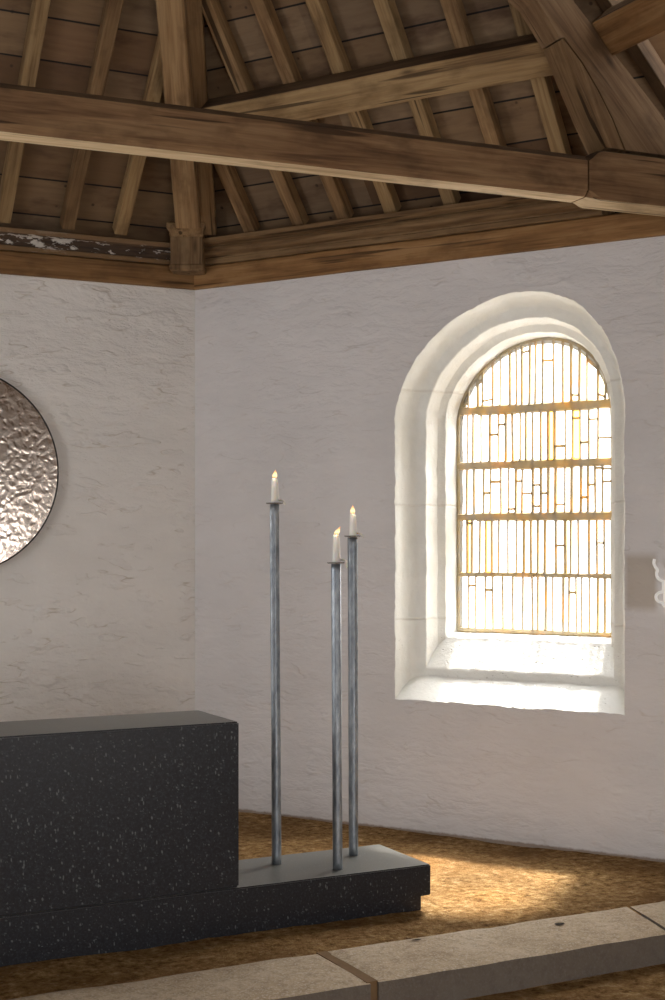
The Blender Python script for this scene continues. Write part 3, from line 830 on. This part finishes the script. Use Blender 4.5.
# pits in the middle stone, their shade painted as dark discs
for px, py, rx, ry in ((3.684, 5.009, .026, .016), (2.995, 5.083, .024, .010)):
    bm = bmesh.new()
    rr = [[(px + r * rx * cos(2 * pi * j / 14) * (1 + .2 * noise.noise(V((j * .7, px, 0)))), py + r * ry * sin(2 * pi * j / 14), .0185 - .002 * (1 - r)) for j in range(14)] for r in (1, .5, .05)]
    loft(bm, rr, cap=False); o = link('pit', bm, PIT, parent=ks)
# earth in the joint
bm = bmesh.new(); box(bm, 0, 0.05, 0, .44, -.1, .004)
for v in bm.verts: v.co = V((2.557 + v.co.x * .95, 4.715 + v.co.y, v.co.z))
tag(link('trim_1', bm, MORTAR), kind='structure')

# ------------------------------------------------------------------ white scrolled bracket on the window wall
sb = empty('wall_sconce'); sb.matrix_world = MW_R @ Matrix.Translation((3.165, 0, 1.49))
tag(sb, 'white scrolled wall sconce at the right edge beside the window', 'sconce')
def sweep(pts, rad, n=10):
    bm = bmesh.new(); rings = []
    for i, p in enumerate(pts):
        p = V(p); a = V(pts[max(0, i - 1)]); b = V(pts[min(len(pts) - 1, i + 1)]); d = (b - a).normalized()
        s = d.cross(V((0, 1, 0))).normalized(); t = s.cross(d)
        r = rad[i] if isinstance(rad, list) else rad
        rings.append([p + s * r * cos(2 * pi * j / n) + t * r * sin(2 * pi * j / n) for j in range(n)])
    loft(bm, rings); return bm
def smoothpath(ctrl, n=8):
    out = []
    for i in range(len(ctrl) - 1):
        p0 = V(ctrl[max(0, i - 1)]); p1 = V(ctrl[i]); p2 = V(ctrl[i + 1]); p3 = V(ctrl[min(len(ctrl) - 1, i + 2)])
        for k in range(n):
            t = k / n
            out.append(.5 * ((2 * p1) + (p2 - p0) * t + (2 * p0 - 5 * p1 + 4 * p2 - p3) * t * t + (3 * p1 - p0 - 3 * p2 + p3) * t ** 3))
    out.append(V(ctrl[-1])); return out
Y_ = -.05
for sgn in (-1, 1):
    top = [(.109, .125), (.113, .104), (.104, .083), (.094, .067), (.098, .046), (.092, .027), (.078, .014), (.060, .008)]
    low = [(.060, -.049), (.082, -.052), (.099, -.066), (.100, -.084), (.088, -.100), (.066, -.106), (.060, -.122)]
    for ctrl in (top, low):
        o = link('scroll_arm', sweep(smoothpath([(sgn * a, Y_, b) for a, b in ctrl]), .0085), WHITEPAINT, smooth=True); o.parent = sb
bm = bmesh.new(); box(bm, -.068, .068, -.058, 0, -.056, .014)
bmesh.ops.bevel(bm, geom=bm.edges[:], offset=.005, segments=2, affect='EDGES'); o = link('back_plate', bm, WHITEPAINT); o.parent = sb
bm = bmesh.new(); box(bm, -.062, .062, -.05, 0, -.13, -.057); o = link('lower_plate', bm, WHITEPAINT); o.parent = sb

# ------------------------------------------------------------------ light
def area(name, loc, direc, sx, sy, power, color=(1, 1, 1), spread=180):
    l = bpy.data.lights.new(name, 'AREA'); l.shape = 'RECTANGLE'; l.size = sx; l.size_y = sy; l.energy = power; l.color = color; l.spread = radians(spread)
    o = bpy.data.objects.new(name, l); col.objects.link(o); o.location = loc
    o.rotation_euler = V(direc).to_track_quat('-Z', 'Y').to_euler(); return o
w = bpy.data.worlds.new('daylight'); sc.world = w; w.use_nodes = True
bg = w.node_tree.nodes['Background']; bg.inputs[0].default_value = (.98, .99, 1.0, 1); bg.inputs[1].default_value = 7.0
pc = MW_R @ V((UC, .50, 2.02))
po = area('window_portal', pc, NR, 1.1, 1.9, 1)
po.data.cycles.is_portal = True
# daylight spilling through the window
area('window_daylight', MW_R @ V((UC + .15, 1.75, 4.35)), NR * 1.0 + V((0, 0, -1.25)), 2.4, 1.7, 900, (.98, .99, 1))
s = bpy.data.lights.new('sun', 'SUN'); s.energy = 28; s.angle = radians(5); s.color = (1, .94, .84)
so = bpy.data.objects.new('sun', s); col.objects.link(so)
sd_ = (NR * 1.0 + DR * .13 + V((0, 0, -1.5))).normalized()
so.rotation_euler = sd_.to_track_quat('-Z', 'Y').to_euler()
# the matching window of the opposite wall and added fill lamps behind the camera
NLWc = V((.8476, -.5306, 0))
lc = CORNER_W + V((-.5306, -.8476, 0)) * 2.17 + V((0, 0, 1.95)) + NLWc * .05
area('opposite_window', lc, NLWc, 1.0, 2.0, 44, (.98, .99, 1))
area('nave_fill_right', (JOINT.x - .05, 1.0, 1.9), (-1, .2, -.35), 2.0, 1.0, 24, (.98, .99, 1), 130)  # added fill lamp on the unseen nave side
area('back_fill', (.6, BACK_Y + .05, 1.5), (.25, 1, 0), 2.4, 2.4, 150, (.98, .99, 1), 150)  # added fill lamp brightening the end wall
area('disc_glint_fill', (4.0, BACK_Y + .05, .85), (0, 1, 0), 1.2, 1.9, 27, (1, .97, .93), 150)  # added lamp for the disc to reflect

# ------------------------------------------------------------------ camera
cd = bpy.data.cameras.new('camera'); cam = bpy.data.objects.new('camera', cd); col.objects.link(cam); sc.camera = cam
cam.location = (0, 0, 1.7); cam.rotation_euler = (pi / 2, 0, -radians(27.05))
cd.sensor_width = 36; cd.sensor_fit = 'AUTO'; cd.lens = 36 * 1389 / 1000; cd.shift_y = .043; cd.clip_start = .05
sc.view_settings.view_transform = 'Standard'; sc.view_settings.look = 'None'; sc.view_settings.exposure = 0
sc.cycles.use_denoising = True; sc.cycles.max_bounces = 10; sc.cycles.diffuse_bounces = 6; sc.cycles.transparent_max_bounces = 12
sc.cycles.sample_clamp_indirect = 6
